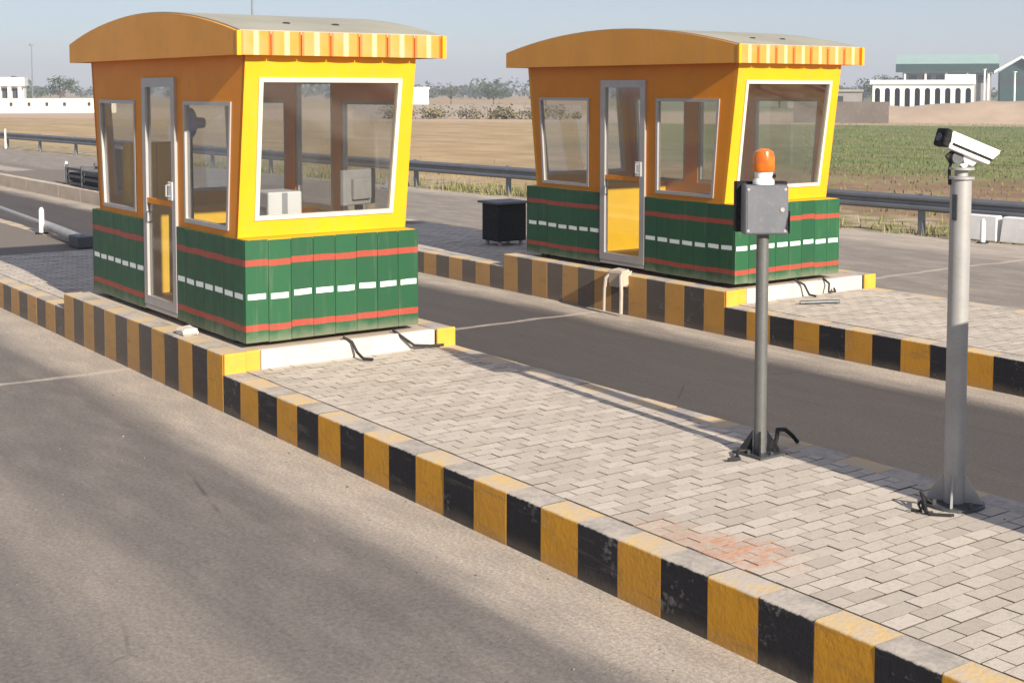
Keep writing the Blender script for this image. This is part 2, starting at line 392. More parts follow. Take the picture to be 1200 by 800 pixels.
# ------------------------------------------------------------------ ground and road
m = MB(); 
v = [m.bm.verts.new(p) for p in ((-4000, -4000, -.06), (4000, -4000, -.06), (4000, 4000, -.06), (-4000, 4000, -.06))]; m.bm.faces.new(v)
struct(m.obj('ground', 'field_soil'), 'flat tan and green farmland around the toll road')
m = MB()
N = 60   # far edge follows the guardrail, slightly askew, ragged
A = []; Bv = []
for i in range(N+1):
    x = -260+i*(330/N)
    A.append(m.bm.verts.new((x, -30, 0))); Bv.append(m.bm.verts.new((x, 15.5+.07*(x+3.6)+rnd.uniform(-.12, .12), 0)))
for i in range(N): m.bm.faces.new([A[i], A[i+1], Bv[i+1], Bv[i]])
struct(m.obj('road', 'asphalt'), 'dusty asphalt toll lanes with sand along the kerbs')

# ------------------------------------------------------------------ traffic islands
IZ, SZ, BZ = .31, .47, .51     # paver level, booth slab level, booth underside
ZJ = [0]
def kerb_meshes(L, Wd, Hh, tagname):
    out = []
    for k in range(3):
        for mat in ('kerb_yellow', 'kerb_black', 'concrete_dust'):
            mb = MB().box(-L/2+.0007, L/2-.0007, -Wd/2, Wd/2, -.05, Hh)
            ed = [e for e in mb.bm.edges if all(q.co.z > 0 for q in e.verts) and abs(e.verts[0].co.x-e.verts[1].co.x) > .1]
            bmesh.ops.bevel(mb.bm, geom=ed, offset=.016, segments=3, profile=.5, affect='EDGES')
            out.append((mat, mb.mesh('kerb_stone_'+tagname, mat, True)))
    return out
PITCH = .327
K_LOW = kerb_meshes(PITCH, .20, IZ, 'low'); K_HI = kerb_meshes(.311, .20, SZ, 'high')
def kerb_run(parent, x_s, yc, k0, k1, slab_n, phase):
    # x_s: where the raised booth slab ends and the low kerb starts; k counts stones forward of it
    for k in range(k0, k1):
        mat = 'kerb_black' if (k+phase) % 2 == 0 else 'kerb_yellow'
        if k >= 0: xc = x_s+PITCH*(k+.5); src = K_LOW
        elif k >= -slab_n: xc = x_s+.311*(k+.5); src = K_HI
        else: xc = x_s-.311*slab_n+PITCH*(k+slab_n+.5); src = K_LOW
        if xc < -10.5 and yc > 4: mat = 'concrete_dust'
        me = rnd.choice([q for mm, q in src if mm == mat])
        link('kerb_stone', me, parent, (xc, yc+rnd.uniform(-.002, .002), rnd.uniform(-.002, .0015)), (0, rnd.uniform(-.003, .003), rnd.uniform(-.004, .004)))

PW, PL, GAP = .100, .195, .0055
def paver_mesh():
    mb = MB().box(-PW/2+GAP/2, PW/2-GAP/2, -PL/2+GAP/2, PL/2-GAP/2, -.05, 0)
    top = [e for e in mb.bm.edges if all(abs(q.co.z) < 1e-6 for q in e.verts)]
    bmesh.ops.bevel(mb.bm, geom=top, offset=.0012, segments=1, profile=.5, affect='EDGES')
    return mb
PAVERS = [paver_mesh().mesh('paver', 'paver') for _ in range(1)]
def pave(parent, x0, x1, y0, y1, single_x=None):
    """running bond, long side across the island; pavers nearest the viewer as parts, the rest as one mesh"""
    spots = []
    n = int((x1-x0)/PW)
    for i in range(n):
        xc = x0+PW*(i+.5); y = y0-(PL*.5 if i % 2 else 0)
        while y < y1-.015:
            a, b = max(y, y0), min(y+PL, y1)
            if b-a > .03: spots.append((xc, (a+b)/2, (b-a)/PL))
            y += PL
    spots.sort(key=lambda s: -s[0] if single_x is None else (Vector((s[0], s[1], IZ))-CAM).length)
    near = [s for s in spots if single_x and s[0] < 7.0][:299]
    ns = set(near); mb = MB()
    for s in spots:
        dz = rnd.uniform(-.0018, .0018); rx, ry = rnd.uniform(-.006, .006), rnd.uniform(-.014, .012); rz = rnd.uniform(-.012, .012)
        if rnd.random() < .05: dz -= .0015
        loc = Vector((s[0]+rnd.uniform(-.0015, .0015), s[1], IZ+dz))
        if s in ns:
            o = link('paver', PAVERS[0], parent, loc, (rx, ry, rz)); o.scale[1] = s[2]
        else:
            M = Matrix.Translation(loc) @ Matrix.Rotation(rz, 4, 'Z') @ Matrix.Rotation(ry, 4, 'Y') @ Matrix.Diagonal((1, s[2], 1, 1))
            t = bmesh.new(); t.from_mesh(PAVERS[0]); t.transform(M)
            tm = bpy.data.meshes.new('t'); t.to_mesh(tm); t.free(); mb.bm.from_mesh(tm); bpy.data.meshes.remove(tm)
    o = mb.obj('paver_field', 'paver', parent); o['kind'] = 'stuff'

def island(name, y0, y1, xs, kmin, kmax, slab_n, phase, px0, px1, single, label):
    # core below the pavers and behind the slab
    xa = xs-.311*slab_n; xr = xa+PITCH*(kmin+slab_n); xe = xs+PITCH*kmax
    isl = MB().box(xr, xe, y0+.19, y1-.19, -.05, IZ-.0055).obj(name, 'joint_sand')
    struct(isl, label)
    kerb_run(isl, xs, y0+.10, kmin, kmax, slab_n, phase)
    kerb_run(isl, xs, y1-.10, kmin, kmax, slab_n, phase+1)
    # raised concrete slab under the booth
    mb = MB().box(xa+.002, xs-.05, y0+.202, y1-.202, .0, SZ-.006); mb.bevel(.01)
    mb.obj('concrete_slab', 'concrete_dust', isl)
    mb = MB().box(xs-.048, xs-.004, y0+.34, y1-.202, IZ-.05, SZ-.003); mb.bevel(.012, 2)
    mb.obj('slab_edge', 'slab_white', isl)
    mb = MB().box(xs-.048, xs-.006, y0+.202, y0+.336, IZ-.05, SZ+.002); mb.bevel(.012, 2)
    mb.obj('slab_edge', 'slab_yellow', isl)
    for yc in (y0, y1-.2):
        mb = MB().box(xs-.003, xs+.028, yc+.004, yc+.198, IZ-.03, SZ+.004); mb.bevel(.012, 2)
        mb.obj('slab_end_cap', 'slab_yellow', isl)
    pave(isl, xs+.0, px1, y0+.2, y1-.2, single)
    pave(isl, px0, xa-.01, y0+.2, y1-.2)
    return isl
island('traffic_island', -.25, 1.98, .10, -62, 24, 13, 0, -9.0, 7.9, True, 'near paved traffic island with black and yellow kerb')
island('traffic_island', 5.5, 7.93, -.03, -90, 15, 13, 0, -9.5, 4.8, None, 'far paved traffic island with black and yellow kerb')

# ------------------------------------------------------------------ booth
BW, BL, HP, HT, INS = 1.663, 3.75, .861, 2.35, .19
def slope(z): return INS*(HT-z)/(HT-HP)        # how far the upper end walls stand in at height z
def plank_mesh(wd):
    mb = MB().box(-wd/2+.0012, wd/2-.0012, -.012, .012, 0, HP-.01)
    mb.bevel(.0025); return mb.mesh('plank', 'plank_paint')
def build_booth():
    root = empty('toll_booth')
    MB().box(-BL+.06, -.06, .06, BW-.06, .0, .045).obj('floor', 'interior_brown', root)
    for fx in (-.35, -1.15, -2.55, -3.45):
        for fy in (.05, BW-.13):
            MB().box(fx-.05, fx+.05, fy, fy+.08, SZ-BZ+.002, -.002).bevel(.006).obj('foot', 'rubber', root)
    # green boarded plinth, board by board
    MB().box(-BL+.03, -2.27, .028, .06, .01, HP-.03).obj('plinth_core', 'steel_dark', root)
    MB().box(-1.46, -.03, .028, .06, .01, HP-.03).obj('plinth_core', 'steel_dark', root)
    MB().box(-.058, -.028, .062, BW-.062, .01, HP-.03).obj('plinth_core', 'steel_dark', root)
    MB().box(-BL+.028, -BL+.058, .062, BW-.062, .01, HP-.03).obj('plinth_core', 'steel_dark', root)
    nf = 8; wf = BW/nf; pm = plank_mesh(wf)
    for i in range(nf):
        link('plank', pm, root, (-.012, wf*(i+.5), rnd.uniform(-.003, .003)), (0, 0, R(90)))
        link('plank', pm, root, (-BL+.012, wf*(i+.5), 0), (0, 0, R(-90)))
    def run(xa, xb, y, rz):
        n = max(1, round((xb-xa)/.205)); wd = (xb-xa)/n; p = plank_mesh(wd)
        for i in range(n): link('plank', p, root, (xa+wd*(i+.5), y, rnd.uniform(-.003, .003)), (0, 0, rz))
    run(-BL+.026, -2.27, .012, 0); run(-1.46, -.026, .012, 0)
    run(-BL+.026, -.026, BW-.012, R(180))
    # capping ledge where the plinth is wider than the cabin
    MB().box(-INS-.02, -.004, .03, BW-.03, HP-.024, HP-.006).obj('ledge', 'panel_yellow', root)
    MB().box(-BL+.004, -BL+INS+.02, .03, BW-.03, HP-.024, HP-.006).obj('ledge', 'panel_yellow', root)
    # side walls: polygons in x,z extruded in y
    ZW0, ZW1 = .905, 1.985; D0, D1, DZ = -2.265, -1.465, 2.195
    wl = lambda z: -BL+slope(z); wr = lambda z: -slope(z)
    A0 = lambda z: -BL+.21+slope(z)*.62; A1 = -2.50; C0 = -1.295; C1 = lambda z: -.245-slope(z)*.62
    def side(ya, yb, door):
        fn = lambda u, v, w_: (u, w_, v); mb = MB(); z0 = HP-.03
        mb.prism([(wl(z0), z0), (A0(z0), z0), (A0(ZW1), ZW1), (wl(ZW1), ZW1)], ya, yb, fn)
        mb.prism([(A0(z0), z0), (A1, z0), (A1, ZW0), (A0(ZW0), ZW0)], ya, yb, fn)
        mb.prism([(A1, z0), (D0, z0), (D0, ZW1), (A1, ZW1)], ya, yb, fn)
        mb.prism([(D1, z0), (C0, z0), (C0, ZW1), (D1, ZW1)], ya, yb, fn)
        mb.prism([(C0, z0), (C1(z0), z0), (C1(ZW0), ZW0), (C0, ZW0)], ya, yb, fn)
        mb.prism([(C1(z0), z0), (wr(z0), z0), (wr(ZW1), ZW1), (C1(ZW1), ZW1)], ya, yb, fn)
        mb.prism([(wl(ZW1), ZW1), (D0, ZW1), (D0, DZ), (wl(DZ), DZ)], ya, yb, fn)
        mb.prism([(D1, ZW1), (wr(ZW1), ZW1), (wr(DZ), DZ), (D1, DZ)], ya, yb, fn)
        mb.prism([(wl(DZ), DZ), (wr(DZ), DZ), (wr(HT+.04), HT+.04), (wl(HT+.04), HT+.04)], ya, yb, fn)
        if not door: mb.prism([(D0, z0), (D1, z0), (D1, ZW0), (D0, ZW0)], ya, yb, fn)
        mb.obj('side_wall', 'panel_brown', root)
    side(.022, .064, True); side(BW-.064, BW-.022, False)
    def quad_frame(name, pts, th, ya, yb, mat, fn, parent=root):
        """frame of bars of width th inside quad pts (bl, br, tr, tl) in local 2D; returns frame object and inner quad"""
        cx = sum(p[0] for p in pts)/4
        bl, br, tr, tl = pts
        ibl, ibr, itr, itl = (bl[0]+th, bl[1]+th), (br[0]-th, br[1]+th), (tr[0]-th, tr[1]-th), (tl[0]+th, tl[1]-th)
        mb = MB()
        for q in ([bl, br, ibr, ibl], [br, tr, itr, ibr], [tr, tl, itl, itr], [tl, bl, ibl, itl]): mb.prism(q, ya, yb, fn)
        bmesh.ops.remove_doubles(mb.bm, verts=mb.bm.verts[:], dist=1e-5)
        return mb.obj(name, mat, parent), [ibl, ibr, itr, itl]
    fy = lambda u, v, w_: (u, w_, v)
    def pane(inner, wa, wb, fn, parent, dark=False):
        return MB().prism(inner, wa, wb, fn).obj('glass_pane', 'window_glass', parent)
    for ya, yb, yp in ((.010, .058, .036), (BW-.058, BW-.010, BW-.036)):
        for q in ([(A0(ZW0), ZW0), (A1, ZW0), (A1, ZW1), (A0(ZW1), ZW1)], [(C0, ZW0), (C1(ZW0), ZW0), (C1(ZW1), ZW1), (C0, ZW1)]):
            f, inn = quad_frame('window', q, .035, ya, yb, 'aluminium', fy); pane(inn, yp-.003, yp+.003, fy, f)
    # door on the near side
    f, inn = quad_frame('door', [(D0, .055), (D1, .055), (D1, DZ), (D0, DZ)], .085, -.004, .052, 'aluminium', fy)
    zr = 1.02
    MB().prism([(inn[0][0], zr), (inn[1][0], zr), (inn[1][0], zr+.05), (inn[0][0], zr+.05)], .002, .046, fy).obj('mid_rail', 'panel_brown', f)
    pane([inn[0], inn[1], (inn[1][0], zr), (inn[0][0], zr)], .021, .027, fy, f)
    pane([(inn[0][0], zr+.05), (inn[1][0], zr+.05), inn[2], inn[3]], .021, .027, fy, f)
    h = MB().box(D1-.15, D1-.045, -.016, -.006, 1.08, 1.25).bevel(.004); h.obj('lock_plate', 'plastic_white', f)
    h = MB().tube([(D1-.10, -.012, 1.12), (D1-.10, -.05, 1.12), (D1-.10, -.05, 1.22), (D1-.10, -.012, 1.22)], .009); h.obj('handle', 'steel_pale', f)
    MB().box(D0+.005, D1-.005, .0, .05, .012, .05).obj('sill', 'aluminium', f)
    # far side door opening glazed as a window
    f, inn = quad_frame('window', [(D0, ZW0), (D1, ZW0), (D1, DZ), (D0, DZ)], .05, BW-.058, BW-.010, 'aluminium', fy); pane(inn, BW-.039, BW-.033, fy, f)
    # leaning end walls, window each
    for sgn, x0 in ((1, 0.0), (-1, -BL)):
        def fe(u, v, w_, sgn=sgn, x0=x0): return (x0-sgn*slope(v)-sgn*w_, u, v)
        zb, zt = .995, 2.185; hb, ht = .165, .150
        wq = [(hb, zb), (BW-hb, zb), (BW-ht, zt), (ht, zt)]
        O = [(.022, HP-.004), (BW-.022, HP-.004), (BW-.022, HT+.04), (.022, HT+.04)]
        mb = MB()
        for a, b in ((0, 1), (1, 2), (2, 3), (3, 0)): mb.prism([O[a], O[b], wq[b], wq[a]], -.003, .045, fe)
        bmesh.ops.remove_doubles(mb.bm, verts=mb.bm.verts[:], dist=1e-5)
        mb.obj('end_wall', 'panel_yellow', root)
        f, inn = quad_frame('window', wq, .038, -.016, .04, 'frame_cream', fe); pane(inn, .008, .014, fe, f)
    # roof: barrel vault running across, with plain gable boards and a fluted front fascia
    xF, xB, yN, yF = .10, -BL-.32, -.10, BW+.215
    e, ap, zb = .205, .43, HT+.015
    def arch(n=18, t=0.0):
        out = []
        cx = (xF+xB)/2; half = (xF-xB)/2
        for i in range(n+1):
            u = -1+2*i/n
            out.append((cx+half*u, HT+e+(ap-e)*(1-u*u)-t))
        return out
    fn = lambda u, v, w_: (u, w_, v)
    for ya, yb in ((yN, yN+.03), (yF-.03, yF)):
        mb = MB().prism([(xB, zb), (xF, zb)]+arch()[::-1], ya, yb, fn); g = mb.obj('gable_board', 'gable_brown', root)
    top = arch(18, -.012); bot = arch(18, .02)
    mb = MB()
    mb.prism([(x, z) for x, z in top]+[(x, z) for x, z in bot[::-1]], yN+.032, yF-.032, fn)
    rf = mb.obj('roof', 'roof_sheet', root, smooth=True)
    for yv in (.55, 1.02):                 # two dark patches near the front edge
        MB().lathe([(.035, 0), (.035, .012), (.02, .018)], 10, (xF-.42, yv, HT+e+(ap-e)*(1-((xF-.42-(xF+xB)/2)/((xF-xB)/2))**2)+.004)).obj('roof_bolt', 'rubber', rf)
    MB().box(xB+.032, xF-.032, yN+.034, yF-.034, zb+.004, zb+.018).obj('soffit', 'panel_brown', root)
    npan = 7; wp = (yF-yN-.064)/npan
    prof = []
    for i in range(9):
        u = -1+2*i/8; prof.append((u*(wp/2-.004), .012+.014*(1-abs(u)**2.2)))
    mb = MB().prism([(-wp/2+.004, -.02)]+prof+[(wp/2-.004, -.02)], 0, e-.012+.015-.015, lambda u, v, w_: (u, v, w_))
    fm = mb.mesh('fascia_panel', 'fascia_paint', True)
    for i in range(npan):
        link('fascia_panel', fm, root, (xF-.012, yN+.032+wp*(i+.5), zb), (0, 0, R(-90)))
    MB().box(xB, xB+.03, yN+.032, yF-.032, zb, HT+e-.004).obj('rear_fascia', 'gable_brown', root)
    for yc in (yN, yF-.03): MB().box(xF+.001, xF+.028, yc-.004, yc+.034, zb-.004, HT+e+.004).obj('fascia_end', 'panel_yellow', root)
    # inside: lining, partition, counter
    MB().box(-BL+.4, -.36, BW-.072, BW-.066, .05, .895).obj('lining', 'interior_orange', root)
    MB().box(-2.88, -2.84, .10, BW-.08, .046, .90).obj('partition', 'interior_yellow', root)
    MB().box(-BL+.22, -BL+.25, .08, BW-.08, .046, .9).obj('partition', 'interior_yellow', root)
    MB().box(-BL+.5, -.26, .07, BW-.07, HT-.06, HT-.03).obj('ceiling', 'ceiling_white', root)
    MB().box(-.78, -.26, .10, BW-.08, .90, .93).obj('counter', 'interior_brown', root)
    MB().box(-.70, -.67, .5, .56, .046, .899).obj('counter_leg', 'interior_orange', root)
    return root
booth = build_booth()
booth2 = copy_tree(booth)
booth.location = (0, 0, BZ); booth2.location = (-.052, 5.67, BZ+.012)
tag(booth, 'yellow and green toll booth nearest the camera, at left', 'toll booth', 'toll booths on the islands')
tag(booth2, 'yellow and green toll booth on the far island, behind the dark post', 'toll booth', 'toll booths on the islands')

# things inside the near booth
def bx(x, y, z): return (x, y, BZ+z)
p = empty('printer', bx(-.52, .54, .932)); tag(p, 'white printer behind the front window of the near booth', 'printer')
MB().box(-.17, .17, -.16, .16, 0, .28).bevel(.015, 2).obj('body', 'plastic_white', p)
MB().box(-.13, .15, -.165, -.161, .03, .15).obj('paper_slot', 'plastic_grey', p)
MB().box(.171, .175, -.03, .02, .02, .27).obj('front_strip', 'plastic_grey', p)
mo = empty('computer_monitor', bx(-.50, 1.34, .932), R(20)); tag(mo, 'grey computer monitor behind the front window of the near booth', 'monitor')
MB().box(-.03, .02, -.22, .22, .12, .44).bevel(.012, 2).obj('back_shell', 'cloth_grey', mo)
MB().box(.02, .06, -.12, .12, .17, .36).bevel(.012, 2).obj('back_bulge', 'cloth_grey', mo)
MB().box(-.034, -.031, -.2, .2, .14, .42).obj('screen', 'lens_glass', mo)
MB().box(-.02, .03, -.03, .03, .016, .119).obj('stand', 'black_paint', mo); MB().lathe([(.1, 0), (.1, .015)], 18).obj('foot', 'black_paint', mo)
pp = MB().box(-.11, .11, -.15, .15, 0, .05).obj('paper_stack', 'plastic_white', None, bx(-.44, 1.02, .932)); pp.rotation_euler[2] = .2; tag(pp, 'low stack of white paper beside the monitor in the near booth', 'paper')
fan = empty('pedestal_fan', bx(-2.2, .45, .046)); tag(fan, 'blue pedestal fan behind the side window of the near booth', 'fan')
MB().lathe([(.17, 0), (.17, .02), (.03, .05), (.02, .06)], 18).obj('base', 'black_paint', fan)
MB().cyl((0, 0, .05), (0, 0, 1.62), .028, .022).obj('pole', 'black_paint', fan)
mb = MB(); mb.cyl((0, -.06, 1.72), (0, .02, 1.72), .15, .15, 20); mb.bevel(.02, 2); mb.obj('fan_head', 'fan_blue', fan, smooth=True)
mb = MB(); mb.cyl((0, .02, 1.72), (0, .14, 1.72), .06, .05); mb.obj('motor', 'fan_blue', fan, smooth=True)
cab = empty('cupboard', bx(-3.33, .50, .046)); tag(cab, 'tall yellow cupboard behind the rear side window of the near booth', 'cupboard')
MB().box(-.10, .10, -.28, .28, 0, 1.50).bevel(.008).obj('carcass', 'interior_yellow', cab)
for s in (-1, 1): MB().box(.102, .114, .004+(-.27 if s < 0 else 0), -.004+(0 if s < 0 else .27), .05, 1.48).obj('door', 'interior_yellow', cab)

# ------------------------------------------------------------------ signal post with beacon
sp = empty('signal_post', (4.29, 1.525, IZ)); tag(sp, 'dark round post carrying a grey box with an orange beacon', 'post')
MB().cyl((0, 0, .012), (0, 0, 1.42), .039, .039, 18).obj('pole', 'post_grey', sp, smooth=True)
MB().box(-.12, .12, -.12, .12, 0, .014).obj('base_plate', 'steel_dark', sp)
for k in range(4):
    a = k*math.pi/2+.78; d = Vector((math.cos(a), math.sin(a), 0)); n_ = Vector((-d.y, d.x, 0))*.005
    mb = MB(); q = [d*.045+Vector((0, 0, .015)), d*.125+Vector((0, 0, .015)), d*.12+Vector((0, 0, .04)), d*.045+Vector((0, 0, .15))]
    mb.hexa([q[0]-n_, q[1]-n_, q[1]+n_, q[0]+n_, q[3]-n_, q[2]-n_, q[2]+n_, q[3]+n_]); mb.obj('gusset', 'black_paint', sp)
for k in range(4):
    a = k*math.pi/2; MB().cyl((.1*math.cos(a), .1*math.sin(a), .014), (.1*math.cos(a), .1*math.sin(a), .035), .011, n=6).obj('bolt', 'steel_dark', sp)
CT, ST = math.cos(R(-33)), math.sin(R(-33))
def turned(mb):
    for q in mb.bm.verts: q.co.x, q.co.y = q.co.x*CT-q.co.y*ST, q.co.x*ST+q.co.y*CT
    return mb
turned(MB().box(-.03, .10, -.135, .135, 1.395, 1.70).bevel(.008)).obj('control_box', 'box_grey', sp)
turned(MB().box(-.10, -.032, -.165, .16, 1.40, 1.715).bevel(.005)).obj('back_plate', 'black_paint', sp)
for yy in (-.115, .115):
    for zz in (1.42, 1.675): turned(MB().cyl((.10, yy, zz), (.104, yy, zz), .009, n=10)).obj('screw', 'steel_pale', sp)
turned(MB().box(.1005, .1035, -.12, .12, 1.407, 1.688)).obj('box_door', 'box_grey', sp)
turned(MB().cyl((.103, .095, 1.55), (.109, .095, 1.55), .014, n=12)).obj('lock', 'steel_pale', sp)
turned(MB().box(-.03, .08, .136, .15, 1.40, 1.54)).obj('hinge_plate', 'black_paint', sp)
be = MB().lathe([(.066, 1.702), (.066, 1.725), (.054, 1.74), (.058, 1.78)], 18, (.02, -.02, 0)).obj('beacon_base', 'camera_white', sp, smooth=True)
MB().lathe([(.066, 1.782), (.068, 1.80), (.067, 1.87), (.058, 1.905), (.03, 1.922), (.01, 1.924)], 20, (.02, -.02, 0)).obj('beacon_dome', 'beacon_orange', be, smooth=True)
MB().cyl((.075, .01, 1.755), (.085, .014, 1.755), .013, n=10).obj('beacon_screw', 'black_paint', be)
c_ = MB().tube([(.06, .06, .02), (.05, .10, .10), (.0, .16, .13), (-.03, .26, .11), (-.03, .33, .06), (-.02, .37, .012)], .014).obj('conduit', 'black_paint', sp, smooth=True)
c_ = MB().tube([(-.02, -.06, .02), (-.05, -.14, .03), (.0, -.20, .015), (.06, -.24, .02), (.02, -.3, .012)], .012).obj('cable', 'rubber', sp, smooth=True)

# ------------------------------------------------------------------ camera post
cp = empty('camera_post', (5.65, 1.63, IZ)); tag(cp, 'thick grey steel pipe post with flanged foot at right', 'post')
MB().cyl((0, 0, .016), (0, 0, 1.80), .056, .056, 28).obj('pole', 'steel_pale', cp, smooth=True)
MB().lathe([(.165, 0), (.165, .016)], 24).obj('base_plate', 'steel_dark', cp)
for k in range(4):
    a = k*math.pi/2+.55; d = Vector((math.cos(a), math.sin(a), 0)); n_ = Vector((-d.y, d.x, 0))*.006
    q = [d*.05+Vector((0, 0, .018)), d*.155+Vector((0, 0, .018)), d*.15+Vector((0, 0, .03)), d*.05+Vector((0, 0, .19))]
    mb = MB(); mb.hexa([q[0]-n_, q[1]-n_, q[1]+n_, q[0]+n_, q[3]-n_, q[2]-n_, q[2]+n_, q[3]+n_]); mb.obj('gusset', 'steel_pale', cp)
    a += .78; MB().cyl((.135*math.cos(a), .135*math.sin(a), .016), (.135*math.cos(a), .135*math.sin(a), .045), .014, n=6).obj('bolt', 'steel_dark', cp)
MB().lathe([(.07, 1.802), (.07, 1.815), (.035, 1.818), (.035, 1.85), (.07, 1.853), (.07, 1.865)], 20).obj('top_flange', 'steel_pale', cp, smooth=True)
for i in range(3):
    pts = [(-.02-.06*i*.4, -.12, .012), (-.06, -.17-.02*i, .05+.02*i), (-.05+.05*i, -.24-.03*i, .03), (.03*i, -.28, .012), (.1*i-.05, -.30+.05*i, .014)]
    MB().tube(pts, .008).obj('cable', 'rubber', cp, smooth=True)
MB().box(-.01, .02, -.062, -.054, 1.58, 1.72).obj('cable_clip', 'steel_dark', cp)

# bullet camera on top (a thing of its own, resting on the post)
cc = empty('security_camera', (5.65, 1.63, IZ+1.866)); tag(cc, 'white bullet security camera on top of the steel post', 'camera')
dr = (rt*-.90+fw*-.20+Vector((0, 0, .34))).normalized()          # where the lens looks
sdv = dr.cross(Vector((0, 0, 1))).normalized(); upv = sdv.cross(dr)
CB = Vector((.02, .03, .15))
fb = lambda u, v, w_: tuple(CB+dr*u+upv*v+sdv*w_)
mb = MB().prism([(-.20, -.065), (.185, -.065), (.185, .035), (-.20, .035)], -.068, .068, fb); mb.bevel(.012, 2); mb.obj('body', 'camera_white', cc)
mb = MB()    # sunshield: top plate and sides
mb.prism([(-.235, .052), (.20, .052), (.20, .072), (-.245, .072)], -.075, .075, fb)
for s in (-.075, .063): mb.prism([(-.205, -.012), (.185, -.012), (.20, .053), (-.245, .053)], s, s+.012, fb)
mb.obj('sunshield', 'camera_white', cc)
mb = MB().prism([(.186, -.064), (.245, -.064), (.255, .076), (.203, .076)], -.078, .078, fb); mb.bevel(.01); mb.obj('front_hood', 'black_paint', cc)
a_ = Vector(fb(.25, 0, 0)); mb = MB().cyl(a_, a_+dr*.012, .038, .034, 18); mb.obj('lens', 'lens_glass', cc, smooth=True)
for s in (-.0735, .0695): MB().prism([(-.20, -.031), (.164, -.031), (.164, -.013), (-.20, -.013)], s, s+.004, fb).obj('groove', 'black_paint', cc)
mb = MB().prism([(-.12, -.056), (.03, -.056), (-.01, -.115), (-.09, -.115)], -.03, .03, fb); mb.obj('bracket', 'camera_white', cc)
MB().cyl((0, 0, .0), (CB+dr*-.045+upv*-.10), .028, .026, 14).obj('bracket_arm', 'camera_white', cc)
pts = [fb(.10, -.057, 0), fb(.14, -.12, .0), tuple(Vector((0, 0, .03))+rt*-.085), tuple(Vector((0, 0, -.03))+rt*-.095), tuple(Vector((0, 0, -.14))+rt*-.09)]
MB().tube(pts, .012).obj('cable', 'rubber', cc, smooth=True)
a_ = Vector(fb(.055, -.10, .0)); mb = MB().cyl(a_-sdv*.03, a_+sdv*.03, .05, .05, 18); mb.obj('junction_drum', 'steel_dark', cc, smooth=True)

cc.scale = (.69, .69, .69)

# ------------------------------------------------------------------ barrier cabinet just beyond the right edge (casts the broad shadow along the kerb)
bc = empty('barrier_cabinet', (7.25, 1.68, IZ)); tag(bc, 'tall grey lane barrier cabinet at the island end', 'cabinet')
MB().box(-.16, .16, -.25, .25, .03, 1.62).bevel(.02, 2).obj('housing', 'box_grey', bc)
MB().box(-.19, .19, -.275, .275, 1.622, 1.66).bevel(.01).obj('lid', 'black_paint', bc)
MB().box(-.18, .18, -.27, .27, 0, .028).obj('base_plate', 'steel_dark', bc)
MB().box(.162, .172, -.2, .2, .2, 1.4).obj('door', 'box_grey', bc)

# ------------------------------------------------------------------ black boxes, boom arm, small things on the islands
def black_box(name, loc, sx, sy, sz, lid, label):
    o = empty(name, loc); tag(o, label, 'cabinet', 'black cabinets on the far island')
    MB().box(-sx/2, sx/2, -sy/2, sy/2, .07, sz).bevel(.012, 1).obj('housing', 'black_paint', o)
    MB().box(-sx/2-lid, sx/2+lid, -sy/2-lid, sy/2+lid, sz+.002, sz+.035).bevel(.006).obj('lid', 'box_grey', o)
    for i in (-1, 1):
        for j in (-1, 1):
            MB().cyl((i*(sx/2-.06), j*(sy/2-.06), .0), (i*(sx/2-.06), j*(sy/2-.06), .069), .03, n=10).obj('foot', 'steel_pale', o)
black_box('generator_cabinet', (-6.1, 6.95, IZ), .44, .50, .62, .05, 'black cabinet with grey lid behind the far booth')
black_box('generator_cabinet', (-18.9, 6.0, IZ), .7, .8, 1.0, .03, 'taller black cabinet seen just left of the near booth')
for i, (x, y, l, lab) in enumerate([(-20.6, 5.95, 'a', 'low dark metal crate beside the taller black cabinet'), (-22.2, 6.1, 'b', 'low dark metal crate farthest left on the far island')]):
    o = empty('metal_crate', (x, y, IZ)); tag(o, lab, 'crate', 'dark crates on the far island')
    for zz in (.05, .22, .39):
        for yy in (-.35, .35): MB().box(-.6, .6, yy-.02, yy+.02, zz-.03, zz+.03).obj('rail', 'steel_dark', o)
        for xx in (-.6, .6): MB().box(xx-.018, xx+.018, -.33, .33, zz-.028, zz+.028).obj('rail', 'steel_dark', o)
    for xx in (-.6, .6):
        for yy in (-.35, .35): MB().box(xx-.03, xx+.03, yy-.03, yy+.03, 0, .5).obj('post', 'steel_dark', o)
    MB().box(-.56, .56, -.31, .31, .10, .30).obj('filling', 'black_paint', o)

o = empty('boom_arm', (-9.4, 1.72, IZ)); tag(o, 'grey barrier boom arm lying along the near island edge', 'barrier arm')
MB().tube([(0, 0, .10), (-2.4, .18, .13)], [.085, .07], 10).obj('sleeve', 'steel_pale', o, smooth=True)
MB().tube([(-2.4, .18, .13), (-9.5, .62, .16)], .04, 10).obj('arm', 'steel_pale', o, smooth=True)
MB().box(-.2, .25, -.13, .13, .004, .17).bevel(.01).obj('mount', 'steel_dark', o)
MB().box(-6.1, -6.0, .35, .45, .0, .1).obj('rest', 'steel_dark', o)
def delineator(loc, h, label):
    o = empty('delineator_post', loc); tag(o, label, 'post', 'white delineator posts')
    MB().lathe([(.045, .02), (.04, h*.9), (.02, h)], 12).obj('post', 'white_paint', o, smooth=True)
    MB().lathe([(.1, 0), (.1, .018)], 12).obj('base', 'rubber', o)
delineator((-11.6, 1.80, IZ), .42, 'white delineator post beside the boom arm on the near island')
delineator((-23.0, 5.8, IZ), .55, 'white delineator post on the rear of the far island')
delineator((-59.5, 11.6, 0), .9, 'leftmost white delineator post along the far verge')
delineator((-55.5, 11.7, 0), .9, 'middle white delineator post along the far verge')
